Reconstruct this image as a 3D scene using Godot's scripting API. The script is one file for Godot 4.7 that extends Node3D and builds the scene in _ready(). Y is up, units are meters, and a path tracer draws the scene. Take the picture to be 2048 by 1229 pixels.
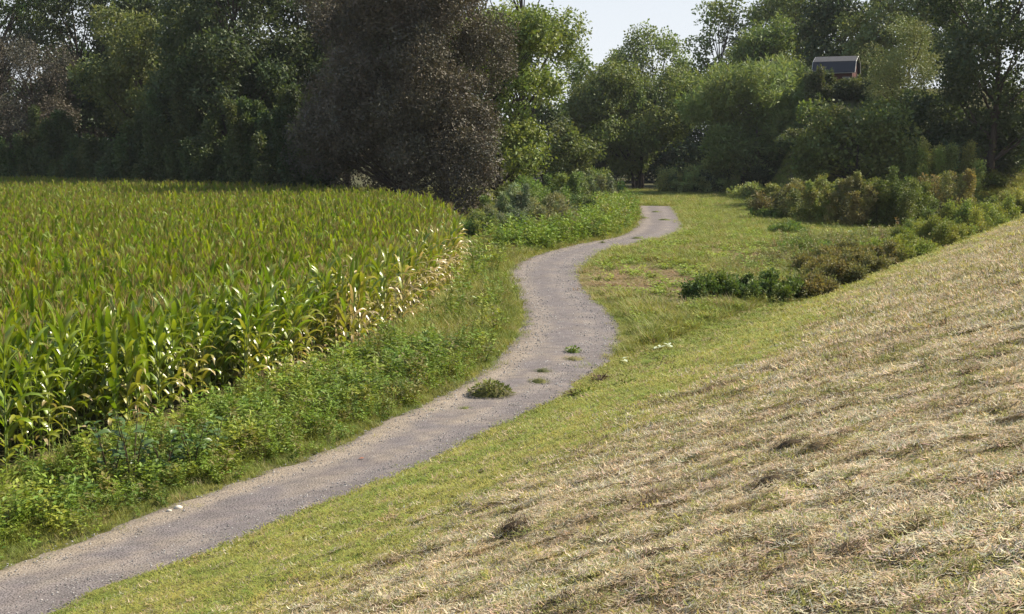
extends Node3D
# A gravel track beside a corn field, seen from the slope of a mown levee. x right, -z away from the camera, metres.
const F := 2400.0
const HORIZON := 297.0
const EYE := 5.6
const TOE_A := Vector2(-5.343, 14.059)   # (x, forward) on the toe of the levee
const TOE_DIR := Vector2(0.48508, 0.87446)
const SLOPE := 0.348

var pitch := atan((614.5 - HORIZON) / F)
var rng := RandomNumberGenerator.new()
var noise_a := FastNoiseLite.new()
var noise_b := FastNoiseLite.new()
var noise_c := FastNoiseLite.new()
var path_poly := PackedVector2Array()
var path_wide := PackedVector2Array()
var corn_poly := PackedVector2Array()
var left_edge := PackedVector2Array()
var right_edge := PackedVector2Array()
var used := {}

# ---------------------------------------------------------------- small helpers
func ray(u: float, v: float) -> Vector3:
	return Vector3((u - 1024.0) / F, -(v - 614.5) / F, -1.0).rotated(Vector3.RIGHT, -pitch)

func ground_at(u: float, v: float, h := 0.0) -> Vector2:      # (x, forward) of the level plane at height h
	var d := ray(u, v)
	var t := (h - EYE) / d.y
	return Vector2(d.x * t, -d.z * t)

func aim(u: float, v: float, forward: float) -> Vector3:
	var d := ray(u, v)
	return Vector3(0, EYE, 0) + d * (forward / -d.z)

func up_slope(x: float, f: float) -> float:                   # metres past the toe of the levee
	return (x - TOE_A.x) * TOE_DIR.y - (f - TOE_A.y) * TOE_DIR.x

func ramp(p: float, w: float) -> float:
	if p <= -w: return 0.0
	if p >= w: return p
	return (p + w) * (p + w) / (4.0 * w)

func base_height(x: float, f: float) -> float:
	var p := up_slope(x, f)
	var h := SLOPE * (ramp(p, 0.9) - ramp(p - 14.5, 0.8))
	if p > 17.0: h -= SLOPE * (ramp(p - 18.5, 0.8) - ramp(p - 33.0, 0.8))
	if f > 100.0:
		h += 13.0 * smoothstep(106.0, 152.0, f) * smoothstep(0.205, 0.262, x / f)      # the wooded hillside
	return h

func height(x: float, f: float) -> float:
	var h := base_height(x, f)
	var r := sqrt(x * x + f * f)
	if r < 160.0:
		var q := Vector2(x, f)
		if r > 12.0 and Geometry2D.is_point_in_polygon(q, path_wide):
			return h - 0.02
		var p := up_slope(x, f)
		var rough := 1.0 if p > 4.0 else 0.6
		h += rough * (0.045 * noise_a.get_noise_2d(x * 6.0, f * 6.0) + 0.085 * noise_b.get_noise_2d(x * 26.0, f * 26.0))
		# the hollow in the weeds beside the corn
		h -= 0.35 * exp(-(q - Vector2(-7.3, 19.2)).length_squared() / 1.0)
	return h

func spot(x: float, f: float, lift := 0.0) -> Vector3:
	return Vector3(x, height(x, f) + lift, -f)

func numbered(called: String) -> String:
	if not used.has(called):
		used[called] = 0
		return called
	used[called] += 1
	return "%s_%03d" % [called, used[called]]

func tag(o: Node, label := "", category := "", group := "", kind := "") -> void:
	if label: o.set_meta("label", label)
	if category: o.set_meta("category", category)
	if group: o.set_meta("group", group)
	if kind: o.set_meta("kind", kind)

func thing(called: String, label: String, category: String, group := "", where := Vector3.ZERO, turn := 0.0) -> Node3D:
	var o := Node3D.new()
	o.name = numbered(called)
	add_child(o)
	o.position = where
	o.rotation.y = turn
	tag(o, label, category, group)
	return o

func put(called: String, mesh: Mesh, parent: Node, material: Material = null) -> MeshInstance3D:
	var o := MeshInstance3D.new()
	o.name = numbered(called) if parent == self else called
	o.mesh = mesh
	if material: o.material_override = material
	parent.add_child(o, true)
	return o

func scatter(called: String, mesh: Mesh, places: Array, tints: PackedColorArray, parent: Node = self) -> MultiMeshInstance3D:
	var mm := MultiMesh.new()
	mm.transform_format = MultiMesh.TRANSFORM_3D
	mm.use_colors = true
	mm.mesh = mesh
	mm.instance_count = places.size()
	for i in places.size():
		mm.set_instance_transform(i, places[i])
		mm.set_instance_color(i, tints[i])
	var o := MultiMeshInstance3D.new()
	o.name = numbered(called) if parent == self else called
	o.multimesh = mm
	parent.add_child(o, true)
	return o

func vary(c: Color, amount: float) -> Color:
	var k := 1.0 + rng.randf_range(-amount, amount)
	return Color(c.r * k * (1.0 + rng.randf_range(-amount, amount) * 0.5), c.g * k, c.b * k * (1.0 + rng.randf_range(-amount, amount) * 0.5))

func leafy(rough := 0.6, through := 0.7, spec := 0.4) -> StandardMaterial3D:
	var m := StandardMaterial3D.new()
	m.vertex_color_use_as_albedo = true
	m.roughness = rough
	m.metallic_specular = spec
	m.cull_mode = BaseMaterial3D.CULL_DISABLED
	if through > 0.0:
		m.backlight_enabled = true
		m.backlight = Color(through, through, through * 0.55).linear_to_srgb()
	return m

func plain(c: Color, rough := 0.8, metal := 0.0) -> StandardMaterial3D:
	var m := StandardMaterial3D.new()
	m.albedo_color = c.linear_to_srgb()
	m.roughness = rough
	m.metallic = metal
	m.cull_mode = BaseMaterial3D.CULL_DISABLED
	return m

class Shape:
	var v := PackedVector3Array()
	var n := PackedVector3Array()
	var c := PackedColorArray()
	var ix := PackedInt32Array()

	func leaf(base: Vector3, dir: Vector3, face: Vector3, length: float, width: float, color: Color, fold := 0.25) -> void:
		var side := dir.cross(face).normalized() * width * 0.5
		var up := side.cross(dir).normalized()
		var mid := base + dir * length * 0.45 + up * width * fold
		var k := v.size()
		var tip := base + dir * length
		v.append_array(PackedVector3Array([base, mid - side, tip, mid + side]))
		var n1 := (mid - side - base).cross(tip - base).normalized()
		var n2 := (tip - base).cross(mid + side - base).normalized()
		var nn := (n1 + n2).normalized()
		n.append_array(PackedVector3Array([nn, n1, nn, n2]))
		c.append_array(PackedColorArray([color, color, color, color]))
		ix.append_array(PackedInt32Array([k, k + 1, k + 2, k, k + 2, k + 3]))

	# a ribbon along pts: folded = with a midrib (three points across)
	func ribbon(pts: PackedVector3Array, sides: PackedVector3Array, widths: PackedFloat32Array, colors: PackedColorArray, fold := 0.0) -> void:
		var k := v.size()
		for i in pts.size():
			var t: Vector3 = (pts[mini(i + 1, pts.size() - 1)] - pts[maxi(i - 1, 0)]).normalized()
			var up := sides[i].cross(t).normalized()
			var a := pts[i] - sides[i] * widths[i] * 0.5 + up * widths[i] * fold
			var b := pts[i] + sides[i] * widths[i] * 0.5 + up * widths[i] * fold
			v.append_array(PackedVector3Array([a, pts[i], b]))
			var na := (up + sides[i] * fold * 2.0).normalized()
			var nb := (up - sides[i] * fold * 2.0).normalized()
			n.append_array(PackedVector3Array([na, up, nb]))
			c.append_array(PackedColorArray([colors[i], colors[i], colors[i]]))
		for i in pts.size() - 1:
			var q := k + i * 3
			for s in 2:
				ix.append_array(PackedInt32Array([q + s, q + s + 3, q + s + 1, q + s + 1, q + s + 3, q + s + 4]))

	func blade(base: Vector3, lean: Vector3, length: float, width: float, color: Color, bend: float) -> void:
		# a grass blade: two quads and a tip, bending over towards lean
		var flat := Vector3(lean.x, 0, lean.z)
		flat = flat.normalized() if flat.length() > 0.01 else Vector3.RIGHT
		var side := flat.cross(Vector3.UP).normalized() * width * 0.5
		var d := lean.normalized()
		var p1 := base + d * length * 0.5
		var d2 := (d + flat * bend - Vector3.UP * bend * 0.7).normalized()
		var p2 := p1 + d2 * length * 0.5
		var k := v.size()
		v.append_array(PackedVector3Array([base - side, base + side, p1 - side * 0.85, p1 + side * 0.85, p2]))
		var na := side.cross(d).normalized()
		var nb := side.cross(d2).normalized()
		n.append_array(PackedVector3Array([na, na, (na + nb).normalized(), (na + nb).normalized(), nb]))
		for i in 5: c.append(color)
		ix.append_array(PackedInt32Array([k, k + 1, k + 2, k + 1, k + 3, k + 2, k + 2, k + 3, k + 4]))

	func tube(pts: PackedVector3Array, radii: PackedFloat32Array, sides_n: int, color: Color) -> void:
		var k := v.size()
		for i in pts.size():
			var t: Vector3 = (pts[mini(i + 1, pts.size() - 1)] - pts[maxi(i - 1, 0)]).normalized()
			var a := t.cross(Vector3(0.31, 0.2, 0.93)).normalized()
			var b := t.cross(a)
			for s in sides_n:
				var w := TAU * s / sides_n
				var o := a * cos(w) + b * sin(w)
				v.append(pts[i] + o * radii[i])
				n.append(o)
				c.append(color)
		for i in pts.size() - 1:
			for s in sides_n:
				var q := k + i * sides_n + s
				var q2 := k + i * sides_n + (s + 1) % sides_n
				ix.append_array(PackedInt32Array([q, q2, q + sides_n, q2, q2 + sides_n, q + sides_n]))

	func quad(p: Vector3, q: Vector3, r: Vector3, s: Vector3, color := Color.WHITE) -> void:
		var k := v.size()
		var nn := (q - p).cross(r - p).normalized()
		v.append_array(PackedVector3Array([p, q, r, s]))
		for i in 4:
			n.append(nn)
			c.append(color)
		ix.append_array(PackedInt32Array([k, k + 1, k + 2, k, k + 2, k + 3]))

	func mesh(material: Material) -> ArrayMesh:
		for t in range(0, ix.size(), 3):      # front faces run clockwise as seen from the side the normals point to
			var p := v[ix[t]]
			var g := (v[ix[t + 2]] - p).cross(v[ix[t + 1]] - p)
			if g.dot(n[ix[t]] + n[ix[t + 1]] + n[ix[t + 2]]) < 0.0:
				var w := ix[t + 1]
				ix[t + 1] = ix[t + 2]
				ix[t + 2] = w
		var a := []
		a.resize(Mesh.ARRAY_MAX)
		a[Mesh.ARRAY_VERTEX] = v
		a[Mesh.ARRAY_NORMAL] = n
		a[Mesh.ARRAY_COLOR] = c
		a[Mesh.ARRAY_INDEX] = ix
		var m := ArrayMesh.new()
		m.add_surface_from_arrays(Mesh.PRIMITIVE_TRIANGLES, a)
		m.surface_set_material(0, material)
		return m

func sphere_dir() -> Vector3:
	var y := rng.randf_range(-1.0, 1.0)
	var w := rng.randf() * TAU
	var s := sqrt(1.0 - y * y)
	return Vector3(cos(w) * s, y, sin(w) * s)

func turned(where: Vector3, size: float, up := Vector3.UP, squash := 1.0) -> Transform3D:
	var w := rng.randf() * TAU
	var b := Basis(Vector3.UP, w)
	if up != Vector3.UP:
		b = Basis(Quaternion(Vector3.UP, up.normalized())) * b
	return Transform3D(b.scaled_local(Vector3(size, size * squash, size)), where)

# points spread over a fan of ground round the camera; the density falls with distance
func fan(r0: float, r1: float, density: float, near: float, fall: float, a0 := -33.0, a1 := 33.0) -> PackedVector2Array:
	var out := PackedVector2Array()
	var r := r0
	var owed := 0.0
	while r < r1:
		var r2 := minf(r * 1.04 + 0.05, r1)
		var area := 0.5 * deg_to_rad(a1 - a0) * (r2 * r2 - r * r)
		owed += area * density * minf(1.0, pow(near / r, fall))
		var count := int(owed)
		owed -= count
		for i in count:
			var rr := sqrt(lerpf(r * r, r2 * r2, rng.randf()))
			var w := deg_to_rad(rng.randf_range(a0, a1))
			out.append(Vector2(sin(w) * rr, cos(w) * rr))
		r = r2
	return out

func straw_share(x: float, f: float) -> float:                # 0 green at the foot of the levee, 1 dry above
	var p := up_slope(x, f)
	var edge := lerpf(4.7, 1.0, smoothstep(25.0, 42.0, f))
	var w := noise_a.get_noise_2d(x * 3.0, f * 3.0) * 1.6 + noise_b.get_noise_2d(x * 9.0, f * 9.0) * 0.9
	return smoothstep(edge - 1.2, edge + 1.9, p + w)

func dry_patch(x: float, f: float) -> float:                  # tan patches in the meadow inside the bend
	var q := Vector2(x, f)
	var k := exp(-pow((x - 6.0) / 2.6, 2.0) - pow((f - 50.5) / 6.0, 2.0)) + exp(-pow((x - 14.0) / 3.5, 2.0) - pow((f - 62.0) / 4.0, 2.0)) + 0.5 * exp(-pow((x - 8.5) / 2.5, 2.0) - pow((f - 69.0) / 2.0, 2.0))
	return clampf(1.5 * k * (1.0 + noise_b.get_noise_2d(q.x * 6.0, q.y * 6.0)) , 0.0, 1.0)

# ================================================================ the scene
func _ready() -> void:
	# --- camera
	var cam := Camera3D.new()
	cam.name = "camera"
	cam.keep_aspect = Camera3D.KEEP_HEIGHT
	cam.fov = rad_to_deg(2.0 * atan(614.5 / F))
	cam.near = 0.1
	cam.far = 6000.0
	cam.position = Vector3(0, EYE, 0)
	cam.rotation.x = -pitch
	add_child(cam)
	cam.current = true
	# --- sky, air and exposure
	var sky_material := ProceduralSkyMaterial.new()
	sky_material.sky_top_color = Color(0.30, 0.47, 0.78).linear_to_srgb()
	sky_material.sky_horizon_color = Color(0.95, 0.985, 1.0).linear_to_srgb()
	sky_material.sky_curve = 0.4
	sky_material.ground_bottom_color = Color(0.12, 0.13, 0.08).linear_to_srgb()
	sky_material.ground_horizon_color = Color(0.5, 0.55, 0.5).linear_to_srgb()
	sky_material.sun_angle_max = 1.0
	var sky := Sky.new()
	sky.sky_material = sky_material
	var env := Environment.new()
	env.background_mode = Environment.BG_SKY
	env.sky = sky
	env.background_energy_multiplier = 0.47
	env.tonemap_mode = Environment.TONE_MAPPER_LINEAR
	env.tonemap_exposure = 2.1
	env.sdfgi_enabled = true
	env.ssao_enabled = true
	env.ssil_enabled = true
	env.fog_enabled = true
	env.fog_density = 0.0001
	env.fog_light_color = Color(0.88, 0.90, 0.93)
	var world := WorldEnvironment.new()
	world.name = "daylight"
	world.environment = env
	add_child(world)
	# --- sun: high, ahead and to the right
	var sun := DirectionalLight3D.new()
	sun.name = "sun"
	sun.light_energy = 1.6
	sun.light_angular_distance = 0.5
	sun.light_color = Color(1.0, 0.955, 0.87)
	sun.shadow_enabled = true
	add_child(sun)
	var az := deg_to_rad(69.0)
	var el := deg_to_rad(45.0)
	sun.look_at_from_position(Vector3.ZERO, -Vector3(sin(az) * cos(el), sin(el), -cos(az) * cos(el)))

	rng.seed = 20240917
	noise_a.seed = 11
	noise_a.frequency = 0.08
	noise_b.seed = 23
	noise_b.frequency = 0.07
	noise_c.seed = 37
	noise_c.frequency = 0.03
	lay_out()
	build_ground()
	build_path()
	build_trees()
	build_shrubs()
	build_barn()
	build_corn()
	build_straw()
	build_grass()
	build_weeds()
	build_path_details()

func smooth_line(a: PackedVector2Array, count: int) -> PackedVector2Array:
	var curve := Curve2D.new()
	curve.bake_interval = 0.2
	for i in a.size():
		var t := (a[mini(i + 1, a.size() - 1)] - a[maxi(i - 1, 0)])
		var li := (a[i] - a[maxi(i - 1, 0)]).length()
		var lo := (a[mini(i + 1, a.size() - 1)] - a[i]).length()
		var d := t.normalized()
		curve.add_point(a[i], -d * li * 0.33, d * lo * 0.33)
	var out := PackedVector2Array()
	var total := curve.get_baked_length()
	for i in count:
		out.append(curve.sample_baked(total * i / (count - 1.0), true))
	return out

func lay_out() -> void:
	var l := PackedVector2Array()
	var r := PackedVector2Array()
	l.append(ground_at(0, 1135) - TOE_DIR * 16.0)
	r.append(ground_at(129, 1221) - TOE_DIR * 15.0)
	for q in [[0, 1135], [146, 1083], [379, 997], [529, 945], [667, 894], [775, 840], [860, 803], [935, 763], [1000, 710], [1040, 660], [1048, 620], [1025, 575], [1015, 545], [1060, 515], [1150, 490], [1230, 475], [1262, 460], [1278, 440], [1275, 412]]:
		l.append(ground_at(q[0], q[1]))
	for q in [[129, 1221], [215, 1180], [387, 1124], [516, 1070], [646, 1016], [818, 950], [992, 861], [1094, 808], [1153, 765], [1228, 709], [1240, 660], [1215, 620], [1180, 590], [1158, 560], [1165, 540], [1200, 510], [1260, 490], [1330, 475], [1365, 460], [1360, 440], [1345, 413]]:
		r.append(ground_at(q[0], q[1]))
	left_edge = smooth_line(l, 220)
	right_edge = smooth_line(r, 220)
	path_poly = left_edge.duplicate()
	var back := right_edge.duplicate()
	back.reverse()
	path_poly.append_array(back)
	path_wide = Geometry2D.offset_polygon(path_poly, 0.7)[0]
	for q in [[-380, 1075], [0, 955], [130, 922], [450, 812], [700, 722], [800, 668], [862, 622], [908, 575], [920, 550]]:
		corn_poly.append(ground_at(q[0], q[1]))
	for q in [[908, 428], [885, 402], [860, 392], [780, 380], [700, 374], [500, 366], [250, 358], [0, 353], [-300, 349]]:
		corn_poly.append(ground_at(q[0], q[1], 2.45))
	corn_poly.append(Vector2(-70.0, 60.0))

# ---------------------------------------------------------------- ground
func speckle(size: int, frequency: float, low: float, high: float, octaves := 4) -> NoiseTexture2D:
	var f := FastNoiseLite.new()
	f.seed = size + int(frequency * 1000.0)
	f.frequency = frequency
	f.fractal_octaves = octaves
	var g := Gradient.new()
	g.set_color(0, Color(low, low, low))
	g.set_color(1, Color(high, high, high))
	var t := NoiseTexture2D.new()
	t.width = size
	t.height = size
	t.seamless = true
	t.noise = f
	t.color_ramp = g
	return t

func ground_color(x: float, f: float) -> Color:
	var q := Vector2(x, f)
	var g := noise_a.get_noise_2d(x * 8.0, f * 8.0) * 0.5 + 0.5
	var straw := Color(0.42, 0.335, 0.20).lerp(Color(0.26, 0.20, 0.115), g)
	var green := Color(0.13, 0.15, 0.035).lerp(Color(0.19, 0.175, 0.06), g)
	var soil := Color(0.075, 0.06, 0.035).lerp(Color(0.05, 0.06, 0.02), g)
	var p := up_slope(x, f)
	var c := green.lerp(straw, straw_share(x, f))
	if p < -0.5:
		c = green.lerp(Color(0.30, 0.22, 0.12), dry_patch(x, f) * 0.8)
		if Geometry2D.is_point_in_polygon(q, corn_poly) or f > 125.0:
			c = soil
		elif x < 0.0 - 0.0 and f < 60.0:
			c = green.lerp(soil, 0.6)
	return c

func build_ground() -> void:
	var radii := PackedFloat32Array([0.05, 1.0, 2.0, 2.6])
	var r := 3.0
	while r < 170.0:
		radii.append(r)
		r *= 1.0165
	while r < 4500.0:
		radii.append(r)
		r *= 1.12
	var angles := PackedFloat32Array()
	var a := -180.0
	while a < 180.0:
		angles.append(deg_to_rad(a))
		a += 0.25 if a >= -34.0 and a < 34.0 else 4.0
	var s := Shape.new()
	var na := angles.size()
	for i in radii.size():
		for j in na:
			var x := sin(angles[j]) * radii[i]
			var f := cos(angles[j]) * radii[i]
			s.v.append(Vector3(x, height(x, f), -f))
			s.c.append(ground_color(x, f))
	s.n.resize(s.v.size())
	for i in radii.size():
		for j in na:
			var k := i * na + j
			var d1 := s.v[i * na + (j + 1) % na] - s.v[i * na + (j + na - 1) % na]
			var d2 := s.v[mini(i + 1, radii.size() - 1) * na + j] - s.v[maxi(i - 1, 0) * na + j]
			var nn := d1.cross(d2).normalized()
			s.n[k] = nn if nn.y > 0.0 else -nn
			if i > 0:
				var k2 := i * na + (j + 1) % na
				s.ix.append_array(PackedInt32Array([k - na, k, k2, k - na, k2, k2 - na]))
	var m := StandardMaterial3D.new()
	m.vertex_color_use_as_albedo = true
	m.albedo_texture = speckle(512, 0.03, 0.55, 1.45, 5)
	m.uv1_triplanar = true
	m.uv1_world_triplanar = true
	m.uv1_scale = Vector3(0.7, 0.7, 0.7)
	m.roughness = 0.95
	m.metallic_specular = 0.2
	var o := put("ground", s.mesh(m), self)
	tag(o, "grassy flat ground rising into the mown levee slope", "", "", "structure")

func build_path() -> void:
	var s := Shape.new()
	var across := 18
	var count := 900
	var n := left_edge.size()
	for i in count:
		var t := i * (n - 1.0) / (count - 1.0)
		var k := mini(int(t), n - 2)
		var a := left_edge[k].lerp(left_edge[k + 1], t - k)
		var b := right_edge[k].lerp(right_edge[k + 1], t - k)
		var side := (b - a).normalized()
		a += side * 0.16 * noise_b.get_noise_2d(a.x * 14.0, a.y * 14.0) + side * 0.08 * noise_a.get_noise_2d(a.x * 40.0, a.y * 40.0)
		b += side * 0.22 * noise_b.get_noise_2d(b.x * 12.0 + 50.0, b.y * 12.0) + side * 0.08 * noise_a.get_noise_2d(b.x * 40.0, b.y * 40.0)
		for j in across + 1:
			var w := j / float(across)
			var q := a.lerp(b, w)
			var rut := -0.018 * exp(-pow((w - 0.24) / 0.10, 2.0)) - 0.018 * exp(-pow((w - 0.74) / 0.10, 2.0))
			var edge := -0.05 * pow(absf(w * 2.0 - 1.0), 8.0)
			var h := base_height(q.x, q.y) + 0.03 + rut + edge + 0.008 * noise_b.get_noise_2d(q.x * 30.0, q.y * 30.0)
			s.v.append(Vector3(q.x, h, -q.y))
			var blot := noise_a.get_noise_2d(q.x * 7.0, q.y * 7.0)
			var fine := noise_b.get_noise_2d(q.x * 40.0, q.y * 40.0)
			var sand := clampf(1.15 * exp(-pow((w - 0.14) / 0.15, 2.0)) + 0.35 * exp(-pow((w - 0.6) / 0.07, 2.0)) + 0.7 * blot + 0.3 * fine, 0.0, 1.0) * lerpf(1.0, 0.4, smoothstep(28.0, 42.0, q.y))
			var c := Color(0.172, 0.151, 0.150).lerp(Color(0.28, 0.23, 0.175), sand)
			var track := exp(-pow((w - 0.24) / 0.09, 2.0)) + exp(-pow((w - 0.72) / 0.1, 2.0))
			var damp := clampf(noise_c.get_noise_2d(q.x * 14.0, q.y * 14.0) * 2.0, 0.0, 1.0)
			c = c.lerp(Color(0.29, 0.25, 0.22), 0.5 * track * (0.6 + blot)).lerp(Color(0.13, 0.11, 0.10), 0.35 * damp * (1.0 - track * 0.7))
			s.c.append(c * (1.0 + 0.3 * fine))
	s.n.resize(s.v.size())
	for i in count:
		for j in across + 1:
			var k := i * (across + 1) + j
			var d1 := s.v[i * (across + 1) + mini(j + 1, across)] - s.v[i * (across + 1) + maxi(j - 1, 0)]
			var d2 := s.v[mini(i + 1, count - 1) * (across + 1) + j] - s.v[maxi(i - 1, 0) * (across + 1) + j]
			var nn := d1.cross(d2).normalized()
			s.n[k] = nn if nn.y > 0.0 else -nn
			if i > 0 and j > 0:
				s.ix.append_array(PackedInt32Array([k - across - 2, k - 1, k, k - across - 2, k, k - across - 1]))
	var m := StandardMaterial3D.new()
	m.vertex_color_use_as_albedo = true
	m.albedo_texture = speckle(1024, 0.03, 0.3, 1.45, 5)
	m.uv1_triplanar = true
	m.uv1_world_triplanar = true
	m.uv1_scale = Vector3(0.9, 0.9, 0.9)
	m.roughness = 0.95
	m.metallic_specular = 0.25
	var o := put("path", s.mesh(m), self)
	tag(o, "winding grey gravel track between corn and levee", "", "", "structure")

# ---------------------------------------------------------------- trees and shrubs
func spray(kind: String) -> ArrayMesh:
	var s := Shape.new()
	var white := Color.WHITE
	match kind:
		"broad":
			for i in 15:
				var d := sphere_dir()
				var p := d * 0.42 * pow(rng.randf(), 0.5)
				var dir := (d + sphere_dir() * 0.7).normalized()
				s.leaf(p, dir, (Vector3.UP + sphere_dir() * 0.9).normalized(), rng.randf_range(0.2, 0.3), rng.randf_range(0.14, 0.2), vary(white, 0.18))
		"fine":
			for i in 26:
				var d := sphere_dir()
				var p := d * 0.45 * pow(rng.randf(), 0.5)
				var dir := (d + sphere_dir() * 0.8).normalized()
				s.leaf(p, dir, (Vector3.UP + sphere_dir()).normalized(), rng.randf_range(0.12, 0.2), rng.randf_range(0.06, 0.1), vary(white, 0.22))
		"long":
			for i in 20:
				var d := sphere_dir()
				var p := d * 0.42 * pow(rng.randf(), 0.5)
				var dir := (d * 0.8 + Vector3(0, 0.5, 0) + sphere_dir() * 0.5).normalized()
				s.leaf(p, dir, sphere_dir(), rng.randf_range(0.24, 0.36), rng.randf_range(0.05, 0.08), vary(white, 0.15))
		"weedy":
			for i in 18:
				var d := sphere_dir()
				var p := d * 0.24 * pow(rng.randf(), 0.5)
				var dir := (d + Vector3(0, 0.4, 0) + sphere_dir() * 0.5).normalized()
				s.leaf(p, dir, (Vector3.UP + sphere_dir() * 0.7).normalized(), rng.randf_range(0.11, 0.19), rng.randf_range(0.06, 0.1), vary(white, 0.2))
	return s.mesh(leafy(0.6, 0.35 if kind == "fine" else 0.7, 0.4))

var sprays := {}
func spray_of(kind: String) -> ArrayMesh:
	if not sprays.has(kind):
		sprays[kind] = [spray(kind), spray(kind), spray(kind)]
	return sprays[kind][rng.randi() % 3]

func bark() -> StandardMaterial3D:
	if not sprays.has("bark"):
		var m := leafy(0.9, 0.0, 0.2)
		m.albedo_texture = speckle(256, 0.05, 0.6, 1.3)
		m.uv1_triplanar = true
		m.uv1_world_triplanar = true
		m.uv1_scale = Vector3(3, 0.6, 3)
		sprays["bark"] = m
	return sprays["bark"]

# crown: lobes round an ellipsoid; t holds called, label, group, u, top, low (crown's lower edge), half (px), d (forward metres)
func tree(t: Dictionary) -> void:
	var d: float = t.d
	var px := d / F * 1.008
	var x: float = (t.u - 1024.0) * px
	var ground := base_height(x, d)
	var top: float = aim(t.u, t.top, d).y - ground
	var low: float = maxf(aim(t.u, t.low, d).y - ground, 0.2)
	var rx: float = t.half * px
	var root := thing(t.called, t.label, "tree", t.get("group", ""), Vector3(x, ground - 0.05, -d))
	var mid := (top + low) * 0.5
	var ry := (top - low) * 0.5
	var rz: float = rx * t.get("deep", 0.9)
	var colour: Color = t.color
	var gaps: float = t.get("gaps", 0.0)
	# lobes
	var lobes := []
	var lobe_n: int = t.get("lobes", 16) + 8
	var full: float = t.get("full", 2.3)
	for i in lobe_n:
		var y := rng.randf_range(-0.97, 0.93)
		var prof := pow(1.0 - pow(absf(y), full), 1.0 / full)
		var w := rng.randf() * TAU
		var k := lerpf(0.4, 0.9, sqrt(rng.randf())) * prof
		var size := rng.randf_range(0.22, 0.38)
		var rr := size * (rx + minf(rx, ry)) * 0.5
		lobes.append([Vector3(cos(w) * rx * k, mid + y * (ry - rr * 0.6), sin(w) * rz * k), Vector3(rr, rr * rng.randf_range(0.7, 0.95), rr)])
	if gaps < 0.3:
		lobes.append([Vector3(0, mid, 0), Vector3(rx * 0.55, ry * 0.7, rz * 0.55)])
	# trunk and limbs
	var s := Shape.new()
	var tone: Color = t.get("bark", Color(0.085, 0.07, 0.055))
	var stems: int = t.get("stems", 1)
	for k in stems:
		var lean := Vector3(rng.randf_range(-0.1, 0.1), 0, rng.randf_range(-0.1, 0.1)) * top * (2.0 if stems > 1 else 0.5)
		var foot := Vector3(rng.randf_range(-0.5, 0.5), -0.3, rng.randf_range(-0.5, 0.5)) * (1.4 if stems > 1 else 0.1)
		foot.y = -0.3
		var pts := PackedVector3Array()
		var rad := PackedFloat32Array()
		var r0: float = clampf(top * 0.018, 0.06, 0.4) * (0.7 if stems > 1 else 1.0)
		for i in 7:
			var w := i / 6.0
			pts.append(foot.lerp(Vector3(lean.x, top * 0.86, lean.z), w) + Vector3(sin(w * 5.0 + k), 0, cos(w * 4.0 + k)) * 0.04 * rx * w)
			rad.append(r0 * (1.25 if i == 0 else 1.0) * (1.0 - 0.88 * w))
		s.tube(pts, rad, 7, tone)
		for i in lobes.size():
			if i % stems != k: continue
			var goal: Vector3 = lobes[i][0]
			var w := clampf(goal.y / top - 0.18, 0.12, 0.75)
			var from := pts[int(w * 6.0)].lerp(pts[mini(int(w * 6.0) + 1, 6)], w * 6.0 - int(w * 6.0))
			var bend := from.lerp(goal, 0.5) + Vector3(0, -0.06 * rx, 0) + sphere_dir() * 0.06 * rx
			s.tube(PackedVector3Array([from, bend, goal]), PackedFloat32Array([r0 * 0.45 * (1.0 - w * 0.5), r0 * 0.3 * (1.0 - w * 0.5), 0.02]), 5, tone)
	put("trunk", s.mesh(bark()), root)
	# foliage
	var kind: String = t.get("leaf", "broad")
	var size: float = t.get("size", 1.0) * 1.4
	var want: float = t.get("dense", 1.0)
	var places := []
	var tints := PackedColorArray()
	for lobe in lobes:
		var rad: Vector3 = lobe[1]
		var area := 12.57 * pow((pow(rad.x * rad.y, 1.6) * 2.0 + pow(rad.x * rad.z, 1.6)) / 3.0, 1.0 / 1.6)
		var count := int(area * 2.9 * want / (size * size))
		var shift := vary(colour, 0.12)
		for i in count:
			var dir := sphere_dir()
			var hole := noise_c.get_noise_3d((lobe[0].x + dir.x * rad.x) * 22.0, (lobe[0].y + dir.y * rad.y) * 22.0, (lobe[0].z + dir.z * rad.z) * 22.0)
			if hole < -0.26 + gaps * 0.45: continue
			var p: Vector3 = lobe[0] + dir * rad * (lerpf(0.55, 1.0, sqrt(rng.randf())) + 0.3 * hole)
			if p.y < 0.1: continue
			places.append(turned(p, size * rng.randf_range(0.75, 1.3), (sphere_dir() + Vector3(0, 0.6, 0)).normalized() if kind == "long" else (dir + Vector3(0, 0.3, 0)).normalized()))
			tints.append(vary(shift, 0.22))
	scatter("crown", spray_of(kind), places, tints, root).set_meta("kind", "stuff")

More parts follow.
